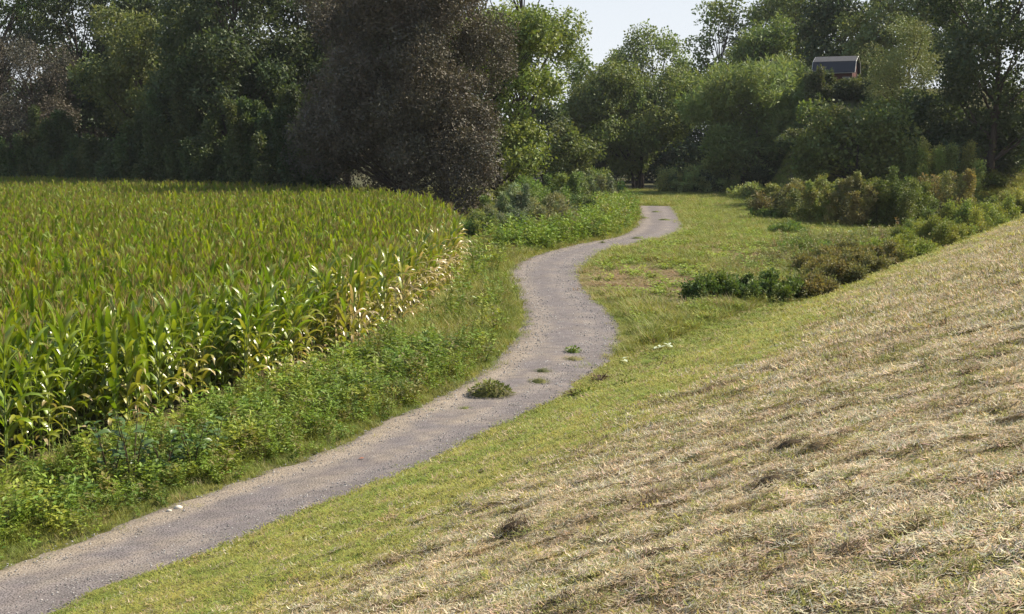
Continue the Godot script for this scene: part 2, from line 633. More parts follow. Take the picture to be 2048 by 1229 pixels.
func build_trees() -> void:
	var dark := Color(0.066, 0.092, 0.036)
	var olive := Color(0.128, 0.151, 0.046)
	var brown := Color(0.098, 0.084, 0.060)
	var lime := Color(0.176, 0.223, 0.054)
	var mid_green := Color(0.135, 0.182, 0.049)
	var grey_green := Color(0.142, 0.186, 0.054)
	var wall := "dark trees along the far side of the corn"
	var hillside := "trees on the wooded hillside"
	for t in [
		{"called": "brown_tree", "label": "broad brownish grey tree reaching the ground at the far corner of the corn", "u": 800, "half": 200, "full": 3.2, "top": -170, "low": 440, "d": 101.0, "color": brown, "leaf": "fine", "lobes": 46, "dense": 1.3},
		{"called": "brown_tree", "label": "smaller brownish twiggy tree reaching down to the corn corner beside the broad one", "u": 895, "half": 95, "full": 3.0, "top": 130, "low": 450, "d": 97.0, "color": brown, "leaf": "fine", "lobes": 24, "dense": 1.3},
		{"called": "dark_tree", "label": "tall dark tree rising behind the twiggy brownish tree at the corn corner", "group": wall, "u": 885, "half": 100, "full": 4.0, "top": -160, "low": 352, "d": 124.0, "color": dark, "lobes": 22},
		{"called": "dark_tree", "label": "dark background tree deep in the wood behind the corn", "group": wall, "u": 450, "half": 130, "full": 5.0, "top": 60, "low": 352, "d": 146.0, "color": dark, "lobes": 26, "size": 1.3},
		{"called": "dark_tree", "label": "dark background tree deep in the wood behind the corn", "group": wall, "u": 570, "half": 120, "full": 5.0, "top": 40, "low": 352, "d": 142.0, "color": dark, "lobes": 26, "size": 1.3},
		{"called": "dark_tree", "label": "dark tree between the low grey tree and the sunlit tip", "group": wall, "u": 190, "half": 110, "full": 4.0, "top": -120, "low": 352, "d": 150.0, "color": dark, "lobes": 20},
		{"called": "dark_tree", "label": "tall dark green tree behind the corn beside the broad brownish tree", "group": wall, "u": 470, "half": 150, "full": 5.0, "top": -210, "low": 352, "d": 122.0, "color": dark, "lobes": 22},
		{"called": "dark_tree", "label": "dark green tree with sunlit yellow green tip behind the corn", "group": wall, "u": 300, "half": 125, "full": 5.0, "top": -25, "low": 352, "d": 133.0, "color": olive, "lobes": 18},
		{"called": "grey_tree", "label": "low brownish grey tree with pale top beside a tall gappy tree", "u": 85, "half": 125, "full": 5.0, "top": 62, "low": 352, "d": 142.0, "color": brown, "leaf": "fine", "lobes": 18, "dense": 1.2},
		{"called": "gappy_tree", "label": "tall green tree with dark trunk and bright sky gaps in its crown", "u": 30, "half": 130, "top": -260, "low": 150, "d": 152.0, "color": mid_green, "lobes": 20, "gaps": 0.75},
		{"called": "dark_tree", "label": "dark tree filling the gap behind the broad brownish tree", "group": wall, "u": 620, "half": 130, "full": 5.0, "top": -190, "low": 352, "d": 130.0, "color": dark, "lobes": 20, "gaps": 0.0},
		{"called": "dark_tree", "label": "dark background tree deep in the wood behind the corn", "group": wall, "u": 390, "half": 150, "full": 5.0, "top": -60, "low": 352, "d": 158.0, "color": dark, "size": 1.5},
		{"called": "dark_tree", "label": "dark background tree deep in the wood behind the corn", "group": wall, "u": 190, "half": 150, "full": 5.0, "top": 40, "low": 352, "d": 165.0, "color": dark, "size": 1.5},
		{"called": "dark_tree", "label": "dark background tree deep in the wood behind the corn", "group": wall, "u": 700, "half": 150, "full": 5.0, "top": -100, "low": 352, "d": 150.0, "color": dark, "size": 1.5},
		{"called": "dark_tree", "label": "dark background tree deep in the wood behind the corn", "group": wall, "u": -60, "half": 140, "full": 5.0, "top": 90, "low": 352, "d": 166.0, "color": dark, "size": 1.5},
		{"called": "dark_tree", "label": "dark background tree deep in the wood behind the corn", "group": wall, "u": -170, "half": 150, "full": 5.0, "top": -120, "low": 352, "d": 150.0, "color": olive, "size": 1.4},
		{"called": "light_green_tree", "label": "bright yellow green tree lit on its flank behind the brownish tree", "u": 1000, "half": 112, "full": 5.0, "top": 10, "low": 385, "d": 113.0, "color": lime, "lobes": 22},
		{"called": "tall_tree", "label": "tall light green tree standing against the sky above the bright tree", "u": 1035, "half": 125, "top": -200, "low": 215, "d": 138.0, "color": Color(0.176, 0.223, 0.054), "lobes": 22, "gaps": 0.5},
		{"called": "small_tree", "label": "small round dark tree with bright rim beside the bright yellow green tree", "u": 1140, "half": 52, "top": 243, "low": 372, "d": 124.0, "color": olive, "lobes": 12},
		{"called": "hazy_tree", "label": "hazy low tree under the gap of open sky", "u": 1165, "half": 62, "top": 78, "low": 330, "d": 195.0, "color": grey_green, "size": 1.4},
		{"called": "hazy_tree", "label": "hazy distant tree with ragged top against open sky", "u": 1310, "half": 80, "top": 32, "low": 340, "d": 235.0, "color": grey_green, "size": 1.5, "gaps": 0.3, "lobes": 20},
		{"called": "hazy_tree", "label": "hazy distant shorter tree at the foot of the sky gap", "u": 1225, "half": 48, "top": 95, "low": 345, "d": 240.0, "color": grey_green, "size": 1.5},
		{"called": "path_tree", "label": "dark spreading tree with several thin trunks at the end of the track", "u": 1275, "half": 138, "top": 122, "low": 345, "d": 168.0, "color": Color(0.142, 0.176, 0.047), "lobes": 26, "stems": 4, "bark": Color(0.040, 0.035, 0.030)},
		{"called": "willow_tree", "label": "pale green willow with slanting trunks beside the dark spreading tree", "u": 1490, "half": 118, "top": 112, "low": 350, "d": 152.0, "color": Color(0.203, 0.250, 0.081), "leaf": "long", "size": 1.5, "lobes": 34, "dense": 1.5, "stems": 3, "bark": Color(0.176, 0.155, 0.121)},
		{"called": "round_tree", "label": "low round dark olive tree in front of the dark red barn", "u": 1700, "half": 112, "full": 5.0, "top": 198, "low": 372, "d": 117.0, "color": Color(0.142, 0.169, 0.047), "lobes": 22},
		{"called": "hill_tree", "label": "grey green tree on the hillside edge next to the open sky", "group": hillside, "u": 1440, "half": 72, "top": -12, "low": 200, "d": 205.0, "color": grey_green, "size": 1.4, "gaps": 0.45},
		{"called": "hill_tree", "label": "dark green round tree on the hillside above the willow", "group": hillside, "u": 1510, "half": 80, "top": 20, "low": 230, "d": 186.0, "color": mid_green, "size": 1.3},
		{"called": "hill_tree", "label": "tall bluish green tree high on the hillside", "group": hillside, "u": 1580, "half": 95, "top": -90, "low": 150, "d": 212.0, "color": grey_green, "size": 1.5},
		{"called": "hill_tree", "label": "dark tree on the hillside directly behind the dark red barn", "group": hillside, "u": 1665, "half": 85, "top": -70, "low": 190, "d": 172.0, "color": dark, "size": 1.3},
		{"called": "hill_tree", "label": "mottled yellow green tree beside the dark red barn", "group": hillside, "u": 1795, "half": 82, "top": 20, "low": 330, "d": 131.0, "color": Color(0.203, 0.223, 0.074), "leaf": "fine", "lobes": 20, "dense": 0.9},
		{"called": "hill_tree", "label": "pale mottled tree above the mottled yellow green tree", "group": hillside, "u": 1760, "half": 85, "top": -110, "low": 170, "d": 160.0, "color": Color(0.189, 0.223, 0.081), "lobes": 18, "size": 1.2},
		{"called": "hill_tree", "label": "green tree on the hillside behind the big dark tree", "group": hillside, "u": 1880, "half": 95, "top": -120, "low": 180, "d": 158.0, "color": Color(0.169, 0.209, 0.068), "size": 1.2, "gaps": 0.2},
		{"called": "hill_tree", "label": "dark green bushy tree between the willow and the dark red barn", "group": hillside, "u": 1590, "half": 52, "top": 130, "low": 300, "d": 160.0, "color": mid_green, "size": 1.2},
		{"called": "big_dark_tree", "label": "very dark large tree standing behind the shrubs at the levee", "u": 1965, "half": 125, "full": 5.0, "top": -110, "low": 355, "d": 118.0, "color": dark, "lobes": 26},
		{"called": "big_dark_tree", "label": "dark tree at the outer edge beside the very dark large tree", "u": 2120, "half": 100, "top": -60, "low": 350, "d": 112.0, "color": dark, "lobes": 18},
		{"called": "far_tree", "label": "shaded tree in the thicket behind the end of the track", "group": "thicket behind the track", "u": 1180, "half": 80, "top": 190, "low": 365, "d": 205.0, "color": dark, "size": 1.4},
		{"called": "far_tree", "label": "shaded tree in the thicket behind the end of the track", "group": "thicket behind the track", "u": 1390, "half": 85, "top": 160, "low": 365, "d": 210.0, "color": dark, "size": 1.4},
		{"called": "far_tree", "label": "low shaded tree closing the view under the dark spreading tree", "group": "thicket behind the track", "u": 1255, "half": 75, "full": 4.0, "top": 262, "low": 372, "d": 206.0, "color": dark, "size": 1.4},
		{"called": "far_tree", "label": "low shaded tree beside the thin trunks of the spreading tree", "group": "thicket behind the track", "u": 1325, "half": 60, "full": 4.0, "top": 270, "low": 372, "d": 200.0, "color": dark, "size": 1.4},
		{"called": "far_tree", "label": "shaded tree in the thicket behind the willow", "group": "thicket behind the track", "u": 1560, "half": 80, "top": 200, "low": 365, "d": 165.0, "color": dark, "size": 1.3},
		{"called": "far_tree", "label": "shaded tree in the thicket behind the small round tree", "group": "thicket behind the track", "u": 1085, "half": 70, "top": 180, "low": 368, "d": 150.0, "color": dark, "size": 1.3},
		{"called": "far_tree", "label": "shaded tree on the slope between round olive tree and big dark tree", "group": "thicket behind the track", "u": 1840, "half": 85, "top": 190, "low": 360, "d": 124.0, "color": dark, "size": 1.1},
	]:
		tree(t)

func shrub(called: String, label: String, group: String, u: float, v_base: float, v_top: float, half: float, colour: Color, kind := "weedy", dense := 1.0, forward := 0.0) -> void:
	var q := ground_at(u, v_base)
	if forward > 0.0: q = Vector2((u - 1024.0) * forward / F * 1.008, forward)
	var px := q.y / F * 1.008
	var ground := height(q.x, q.y)
	var top := aim(u, v_top, q.y).y - ground
	var rx := half * px
	var root := thing(called, label, "shrub", group, Vector3(q.x, ground, -q.y))
	var s := Shape.new()
	var size := clampf(px * 26.0, 0.7, 2.0) if kind == "weedy" else 1.0
	var places := []
	var tints := PackedColorArray()
	var stems := int(clampf(26.0 * rx / maxf(top, 0.3), 16, 46))
	for i in stems:
		var w := rng.randf() * TAU
		var k := sqrt(rng.randf())
		var foot := Vector3(cos(w), 0, sin(w)) * rx * k * 0.75
		var tall := top * rng.randf_range(0.4, 1.1) * (1.0 - 0.45 * pow(k, 3.0))
		var tip := foot + Vector3(cos(w) * rx * 0.3 * k, tall, sin(w) * rx * 0.3 * k) + Vector3(rng.randf_range(-0.12, 0.12), 0, rng.randf_range(-0.12, 0.12)) * top
		var bend := foot.lerp(tip, 0.5) + Vector3(rng.randf_range(-0.05, 0.05), 0.05, rng.randf_range(-0.05, 0.05)) * top
		s.tube(PackedVector3Array([Vector3(0, -0.25, 0), foot - Vector3(0, 0.04, 0), bend, tip]), PackedFloat32Array([0.03, 0.02, 0.014, 0.006]), 4, Color(0.09, 0.075, 0.05))
		var shift := vary(colour, 0.28)
		var reach := rx * rng.randf_range(0.2, 0.5)
		var count := int((tall + 0.3) * (reach + 0.25) * 22.0 * dense / (size * size))
		for j in count:
			var q2 := pow(rng.randf(), 0.75)
			var p := (foot.lerp(bend, q2 * 2.0) if q2 < 0.5 else bend.lerp(tip, q2 * 2.0 - 1.0))
			var dir := sphere_dir()
			p += dir * Vector3(1, 0.7, 1) * reach * sqrt(rng.randf()) * (1.15 - 0.75 * q2)
			if p.y < 0.02: continue
			places.append(turned(p, size * rng.randf_range(0.6, 1.3), (dir + Vector3(0, 0.8, 0)).normalized()))
			tints.append(vary(shift, 0.25))
	put("stem", s.mesh(bark()), root)
	scatter("foliage", spray_of(kind), places, tints, root).set_meta("kind", "stuff")

func build_shrubs() -> void:
	var green := Color(0.153, 0.207, 0.054)
	var grey := Color(0.189, 0.207, 0.108)
	var lime := Color(0.243, 0.279, 0.050)
	var deep := Color(0.081, 0.117, 0.040)
	var tan := Color(0.189, 0.176, 0.065)
	var g0 := "dark undergrowth behind the corn"
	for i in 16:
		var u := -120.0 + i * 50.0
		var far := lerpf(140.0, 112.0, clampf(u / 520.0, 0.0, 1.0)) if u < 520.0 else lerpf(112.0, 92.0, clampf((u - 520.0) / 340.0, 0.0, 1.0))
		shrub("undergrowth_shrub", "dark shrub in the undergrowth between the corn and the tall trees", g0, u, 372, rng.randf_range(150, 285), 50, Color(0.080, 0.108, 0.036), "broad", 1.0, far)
	var g9 := "bushes on the wooded hillside"
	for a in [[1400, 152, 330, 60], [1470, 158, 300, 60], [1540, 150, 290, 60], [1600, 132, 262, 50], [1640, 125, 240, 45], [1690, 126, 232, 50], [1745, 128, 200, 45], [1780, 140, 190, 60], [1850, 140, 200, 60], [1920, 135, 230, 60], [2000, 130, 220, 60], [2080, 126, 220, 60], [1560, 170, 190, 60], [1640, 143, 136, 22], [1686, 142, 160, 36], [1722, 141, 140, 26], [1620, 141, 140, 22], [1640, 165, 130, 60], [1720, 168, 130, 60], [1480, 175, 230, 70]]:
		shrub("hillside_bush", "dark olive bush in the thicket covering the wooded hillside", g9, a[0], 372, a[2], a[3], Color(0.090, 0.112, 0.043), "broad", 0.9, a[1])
	var g1 := "shrubs between the corn corner and the track"
	for a in [[960, 482, 425, 52, green], [1000, 480, 405, 60, grey], [1050, 474, 380, 75, grey], [1100, 462, 388, 58, grey], [1070, 430, 358, 66, green], [1125, 420, 348, 66, green], [1180, 405, 338, 52, grey], [1210, 392, 335, 42, green], [1020, 440, 372, 55, green]]:
		shrub("verge_shrub", "weedy grey green shrub mounded between the brownish tree and the track", g1, a[0], a[1], a[2], a[3], a[4])
	shrub("dark_shrub", "small dark leaved shrub among the grey green shrubs beside the track", "", 1158, 442, 386, 36, deep)
	var g2 := "low shrubs under the trees at the end of the track"
	for a in [[1345, 386, 328, 34], [1400, 388, 325, 48], [1452, 388, 345, 36], [1500, 398, 372, 40]]:
		shrub("end_shrub", "low pale green shrub at the foot of the trees where the track ends", g2, a[0], a[1], a[2], a[3], Color(0.270, 0.297, 0.108))
	var g3 := "tall shrub thicket behind the ditch"
	for a in [[1575, 440, 358, 50], [1632, 450, 342, 58], [1700, 456, 338, 60], [1768, 458, 343, 58], [1835, 450, 350, 58], [1900, 435, 352, 54], [1962, 412, 350, 52], [2025, 405, 352, 46], [1600, 425, 352, 52], [1668, 428, 340, 55], [1735, 436, 346, 55], [1800, 440, 352, 55], [1870, 430, 356, 52], [1540, 425, 372, 40]]:
		shrub("thicket_shrub", "tall olive shrub in the thicket behind the shaded ditch", g3, a[0], a[1], a[2] + rng.randf_range(-8, 14), a[3] * rng.randf_range(0.8, 1.3), [Color(0.20, 0.215, 0.06), Color(0.15, 0.18, 0.045), Color(0.21, 0.19, 0.075), Color(0.12, 0.15, 0.04)][rng.randi() % 4], "weedy", 1.1)
	var g4 := "sunlit shrubs behind the thicket"
	for a in [[1835, 345, 285, 52], [1905, 345, 284, 58]]:
		shrub("yellow_green_shrub", "bright yellow green shrub behind the thicket below the dark trees", g4, a[0], 372, a[2], a[3], Color(0.216, 0.243, 0.065), "weedy", 1.0, 108.0)
	var g5 := "shrubs along the foot of the levee"
	for a in [[1795, 524, 478, 62], [1852, 502, 440, 68], [1890, 488, 436, 60], [1915, 476, 412, 66], [1945, 462, 408, 60], [1975, 454, 392, 60], [2032, 432, 382, 44]]:
		shrub("levee_shrub", "leafy yellow green shrub hugging the foot of the mown levee", g5, a[0], a[1], a[2], a[3], Color(0.216, 0.248, 0.054))
	var g6 := "dark leaved weeds at the mown edge"
	for a in [[1398, 606, 556, 32], [1446, 604, 552, 34], [1500, 602, 552, 38], [1560, 600, 548, 36]]:
		shrub("weed_clump", "dark green leafy weed clump at the edge of the mown grass", g6, a[0], a[1], a[2], a[3], Color(0.108, 0.158, 0.040))
	var g7 := "brownish tall weeds beside the levee foot"
	for a in [[1622, 594, 552, 58], [1672, 570, 520, 58], [1722, 548, 500, 56], [1765, 530, 484, 52], [1690, 530, 490, 64], [1640, 550, 512, 60]]:
		shrub("tall_weed", "tall brownish weed clump between the leafy weeds and the levee foot", g7, a[0], a[1], a[2], a[3], tan, "weedy", 0.9)
	var g8 := "low weed patches in the meadow"
	for a in [[1575, 470, 450, 36], [1610, 505, 482, 44], [1540, 440, 418, 40], [1660, 520, 492, 36]]:
		shrub("meadow_weed", "low green weed patch in the meadow near the tall thicket", g8, a[0], a[1], a[2], a[3], green)

# ---------------------------------------------------------------- the barn seen through the trees
func build_barn() -> void:
	var f := 148.0
	var at := aim(1671, 205, f)
	var root := thing("red_barn", "small dark red barn with dark curved roof glimpsed between hillside trees", "barn", "", Vector3(at.x, base_height(at.x, f) - 0.3, -f), deg_to_rad(-24.0))
	var red := plain(Color(0.10, 0.022, 0.018), 0.8)
	red.albedo_texture = speckle(256, 0.04, 0.5, 1.0)
	red.uv1_triplanar = true
	red.uv1_scale = Vector3(1.5, 0.3, 1.5)
	var slate := plain(Color(0.018, 0.018, 0.024), 0.7)
	var white := plain(Color(0.5, 0.49, 0.46), 0.6)
	var glass := plain(Color(0.02, 0.022, 0.026), 0.06)
	var hx := 2.2      # half length along the ridge
	var hz := 2.1
	var lift := maxf(aim(1671, 166, f).y - base_height(at.x, f) + 0.3, 2.2)     # eaves
	var prof := [Vector2(-hz - 0.25, lift - 0.1), Vector2(-hz + 0.45, lift + 1.25), Vector2(0, lift + 1.95), Vector2(hz - 0.45, lift + 1.25), Vector2(hz + 0.25, lift - 0.1)]
	# walls, each with its own face
	for side in [-1.0, 1.0]:
		var s := Shape.new()
		s.quad(Vector3(-hx, -1.0, side * hz), Vector3(hx, -1.0, side * hz), Vector3(hx, lift + 0.25, side * hz), Vector3(-hx, lift + 0.25, side * hz))
		put("wall", s.mesh(red), root)
		s = Shape.new()
		var x: float = side * hx
		s.quad(Vector3(x, -1.0, -hz), Vector3(x, -1.0, hz), Vector3(x, lift + 0.25, hz), Vector3(x, lift + 0.25, -hz))
		s.quad(Vector3(x, lift + 0.25, -hz), Vector3(x, lift + 0.25, hz), Vector3(x, lift + 1.22, hz - 0.45), Vector3(x, lift + 1.22, -hz + 0.45))
		s.quad(Vector3(x, lift + 1.22, -hz + 0.45), Vector3(x, lift + 1.22, hz - 0.45), Vector3(x, lift + 1.9, 0.02), Vector3(x, lift + 1.9, -0.02))
		put("gable_wall", s.mesh(red), root)
	for k in 4:
		var s := Shape.new()
		var a: Vector2 = prof[k]
		var b: Vector2 = prof[k + 1]
		var out := Vector2(a.y - b.y, b.x - a.x).normalized() * 0.09
		for e in [0.0, 1.0]:
			s.quad(Vector3(-hx - 0.3, a.y + out.y * e, a.x + out.x * e), Vector3(hx + 0.3, a.y + out.y * e, a.x + out.x * e), Vector3(hx + 0.3, b.y + out.y * e, b.x + out.x * e), Vector3(-hx - 0.3, b.y + out.y * e, b.x + out.x * e))
		var panel := put("roof_panel", s.mesh(slate), root)
		for x in [-hx - 0.34, hx + 0.34]:
			var t := Shape.new()
			rounded_bar(t, Vector3(x, a.y + 0.03, a.x), Vector3(x, b.y + 0.03, b.x), 0.04)
			put("white_trim", t.mesh(white), panel)
	for side in [1.0, -1.0]:
		var t := Shape.new()
		rounded_bar(t, Vector3(-hx - 0.3, lift - 0.1, side * (hz + 0.27)), Vector3(hx + 0.3, lift - 0.1, side * (hz + 0.27)), 0.03)
		put("gutter", t.mesh(white), root)
	for w in [[1.5, 0.75]]:
		var s := Shape.new()
		var y: float = lift - 1.35
		s.quad(Vector3(w[0] - 0.35, y, hz + 0.03), Vector3(w[0] + 0.35, y, hz + 0.03), Vector3(w[0] + 0.35, y + w[1], hz + 0.03), Vector3(w[0] - 0.35, y + w[1], hz + 0.03))
		var win := put("window", s.mesh(glass), root)
		var t := Shape.new()
		for e in [[-0.38, 0.0, -0.38, w[1]], [0.38, 0.0, 0.38, w[1]], [-0.42, 0.0, 0.42, 0.0], [-0.42, w[1], 0.42, w[1]]]:
			rounded_bar(t, Vector3(w[0] + e[0], y + e[1], hz + 0.05), Vector3(w[0] + e[2], y + e[3], hz + 0.05), 0.03)
		put("window_frame", t.mesh(white), win)
	var d := Shape.new()
	d.quad(Vector3(hx + 0.03, -0.2, -0.9), Vector3(hx + 0.03, -0.2, 0.9), Vector3(hx + 0.03, 2.1, 0.9), Vector3(hx + 0.03, 2.1, -0.9))
	put("door", d.mesh(plain(Color(0.09, 0.02, 0.018), 0.7)), root)

func rounded_bar(s: Shape, a: Vector3, b: Vector3, r: float) -> void:
	s.tube(PackedVector3Array([a, a.lerp(b, 0.5), b]), PackedFloat32Array([r, r, r]), 6, Color.WHITE)

# ---------------------------------------------------------------- corn
func corn_leaf(s: Shape, at: Vector3, heading: float, length: float, width: float, rise: float, droop: float, colour: Color, tip: Color, parts := 7) -> void:
	var out := Vector3(cos(heading), 0, sin(heading))
	var side := Vector3(-sin(heading), 0, cos(heading))
	var pts := PackedVector3Array()
	var sides := PackedVector3Array()
	var widths := PackedFloat32Array()
	var colors := PackedColorArray()
	var p := at
	var twist := rng.randf_range(-0.9, 0.9)
	var sway := rng.randf_range(-0.25, 0.25)
	for i in parts + 1:
		var w := i / float(parts)
		var pitch_now := rise - droop * w * w * 1.15
		pts.append(p)
		var t := out * cos(pitch_now) + Vector3.UP * sin(pitch_now)
		sides.append(side.rotated(t, twist * w).normalized())
		widths.append(width * (0.75 if i == 0 else 1.0) * sqrt(maxf(0.0, 1.0 - pow(w, 2.4))) + 0.002)
		colors.append(colour.lerp(tip, clampf((w - 0.55) * 2.2, 0.0, 1.0)))
		p += (t + side * sway * w).normalized() * length / parts
	s.ribbon(pts, sides, widths, colors, 0.16)

func corn_stalk(s: Shape, tall: float, colour: Color) -> void:
	s.tube(PackedVector3Array([Vector3(0, -0.05, 0), Vector3(0.01, tall * 0.5, 0.01), Vector3(0, tall, 0.02)]), PackedFloat32Array([0.014, 0.012, 0.005]), 6, colour)

func corn_tassel(s: Shape, at: Vector3, colour: Color) -> void:
	for i in 6:
		var w := TAU * i / 5.0 + rng.randf() * 0.5
		var lean := 0.0 if i == 0 else rng.randf_range(0.25, 0.65)
		var dir := Vector3(cos(w) * lean, 1.0, sin(w) * lean).normalized()
		var base := at + Vector3(0, 0.015 * i, 0)
		var l := rng.randf_range(0.18, 0.3)
		s.tube(PackedVector3Array([base, base + dir * l * 0.6, base + dir * l + Vector3(cos(w), -0.2, sin(w)) * 0.03 * i / 9.0]), PackedFloat32Array([0.005, 0.007, 0.004]), 4, vary(colour, 0.15))

func corn_colour(rank: float, dry: float) -> Array:
	# the leaf's colour and its tip's; low leaves of dry plants have withered
	var green := vary(Color(0.18, 0.25, 0.018), 0.26)
	var yellow := vary(Color(0.30, 0.30, 0.045), 0.15)
	var straw := vary(Color(0.50, 0.385, 0.22), 0.2)
	var w := rng.randf() + dry - rank * 0.75
	if w > 1.05: return [straw, vary(Color(0.42, 0.33, 0.2), 0.1)]
	if w > 0.72: return [yellow, straw]
	if w > 0.45: return [green.lerp(yellow, 0.5), yellow]
	return [green, green.lerp(yellow, 0.35 * rng.randf())]

var leaf_material: StandardMaterial3D
var mass_material: StandardMaterial3D

# one plant's leaves: list of [mesh] so that individuals keep every leaf as a part
func corn_parts(dry: float, tall: float) -> Dictionary:
	var out := {"leaves": []}
	var s := Shape.new()
	corn_stalk(s, tall, vary(Color(0.14, 0.19, 0.045).lerp(Color(0.3, 0.25, 0.11), dry * 0.7), 0.1))
	out.stalk = s.mesh(leafy(0.6, 0.0))
	var plane := rng.randf() * TAU
	var count := 12
	for i in count:
		var rank := i / (count - 1.0)
		var y := lerpf(0.22, tall * 0.9, rank)
		var heading := plane + PI * (i % 2) + rng.randf_range(-0.45, 0.45)
		var length := lerpf(0.92, 0.5, absf(rank - 0.5) * 2.0) * rng.randf_range(0.85, 1.2)
		var rise := lerpf(0.75, 1.4, rank) + rng.randf_range(-0.12, 0.12)
		var droop := lerpf(2.5, 0.5, rank * rank) * rng.randf_range(0.8, 1.15)
		var cc := corn_colour(rank, dry)
		s = Shape.new()
		corn_leaf(s, Vector3(0, y, 0), heading, length, rng.randf_range(0.09, 0.125) * (1.0 if cc[0].r < 0.3 else 0.75), rise, droop, cc[0], cc[1])
		out.leaves.append(s.mesh(leaf_material))
	s = Shape.new()
	corn_tassel(s, Vector3(0, tall - 0.02, 0.02), Color(0.33, 0.265, 0.10))
	out.tassel = s.mesh(leafy(0.8, 0.5))
	s = Shape.new()
	var eh := tall * 0.45
	var ed := Vector3(cos(plane) * 0.4, 0.92, sin(plane) * 0.4).normalized()
	s.tube(PackedVector3Array([Vector3(0, eh, 0), Vector3(0, eh, 0) + ed * 0.07, Vector3(0, eh, 0) + ed * 0.17, Vector3(0, eh, 0) + ed * 0.25]), PackedFloat32Array([0.012, 0.027, 0.025, 0.006]), 7, Color(0.2, 0.23, 0.07).lerp(Color(0.38, 0.3, 0.16), dry))
	out.ear = s.mesh(leafy(0.7, 0.3))
	return out

func joined_plant(dry: float, tall: float, leaves: int) -> ArrayMesh:
	var s := Shape.new()
	corn_stalk(s, tall, vary(Color(0.14, 0.19, 0.045), 0.1))
	var plane := rng.randf() * TAU
	for i in leaves:
		var rank := i / (leaves - 1.0)
		var cc := corn_colour(rank, dry)
		corn_leaf(s, Vector3(0, lerpf(0.35, tall * 0.9, rank), 0), plane + PI * (i % 2) + rng.randf_range(-0.5, 0.5), lerpf(0.92, 0.5, absf(rank - 0.5) * 2.0) * rng.randf_range(0.85, 1.2), rng.randf_range(0.09, 0.125), lerpf(0.75, 1.42, rank), lerpf(2.5, 0.35, rank * rank), cc[0], cc[1], 6)
	corn_tassel(s, Vector3(0, tall - 0.02, 0.02), Color(0.33, 0.265, 0.10))
	return s.mesh(mass_material)

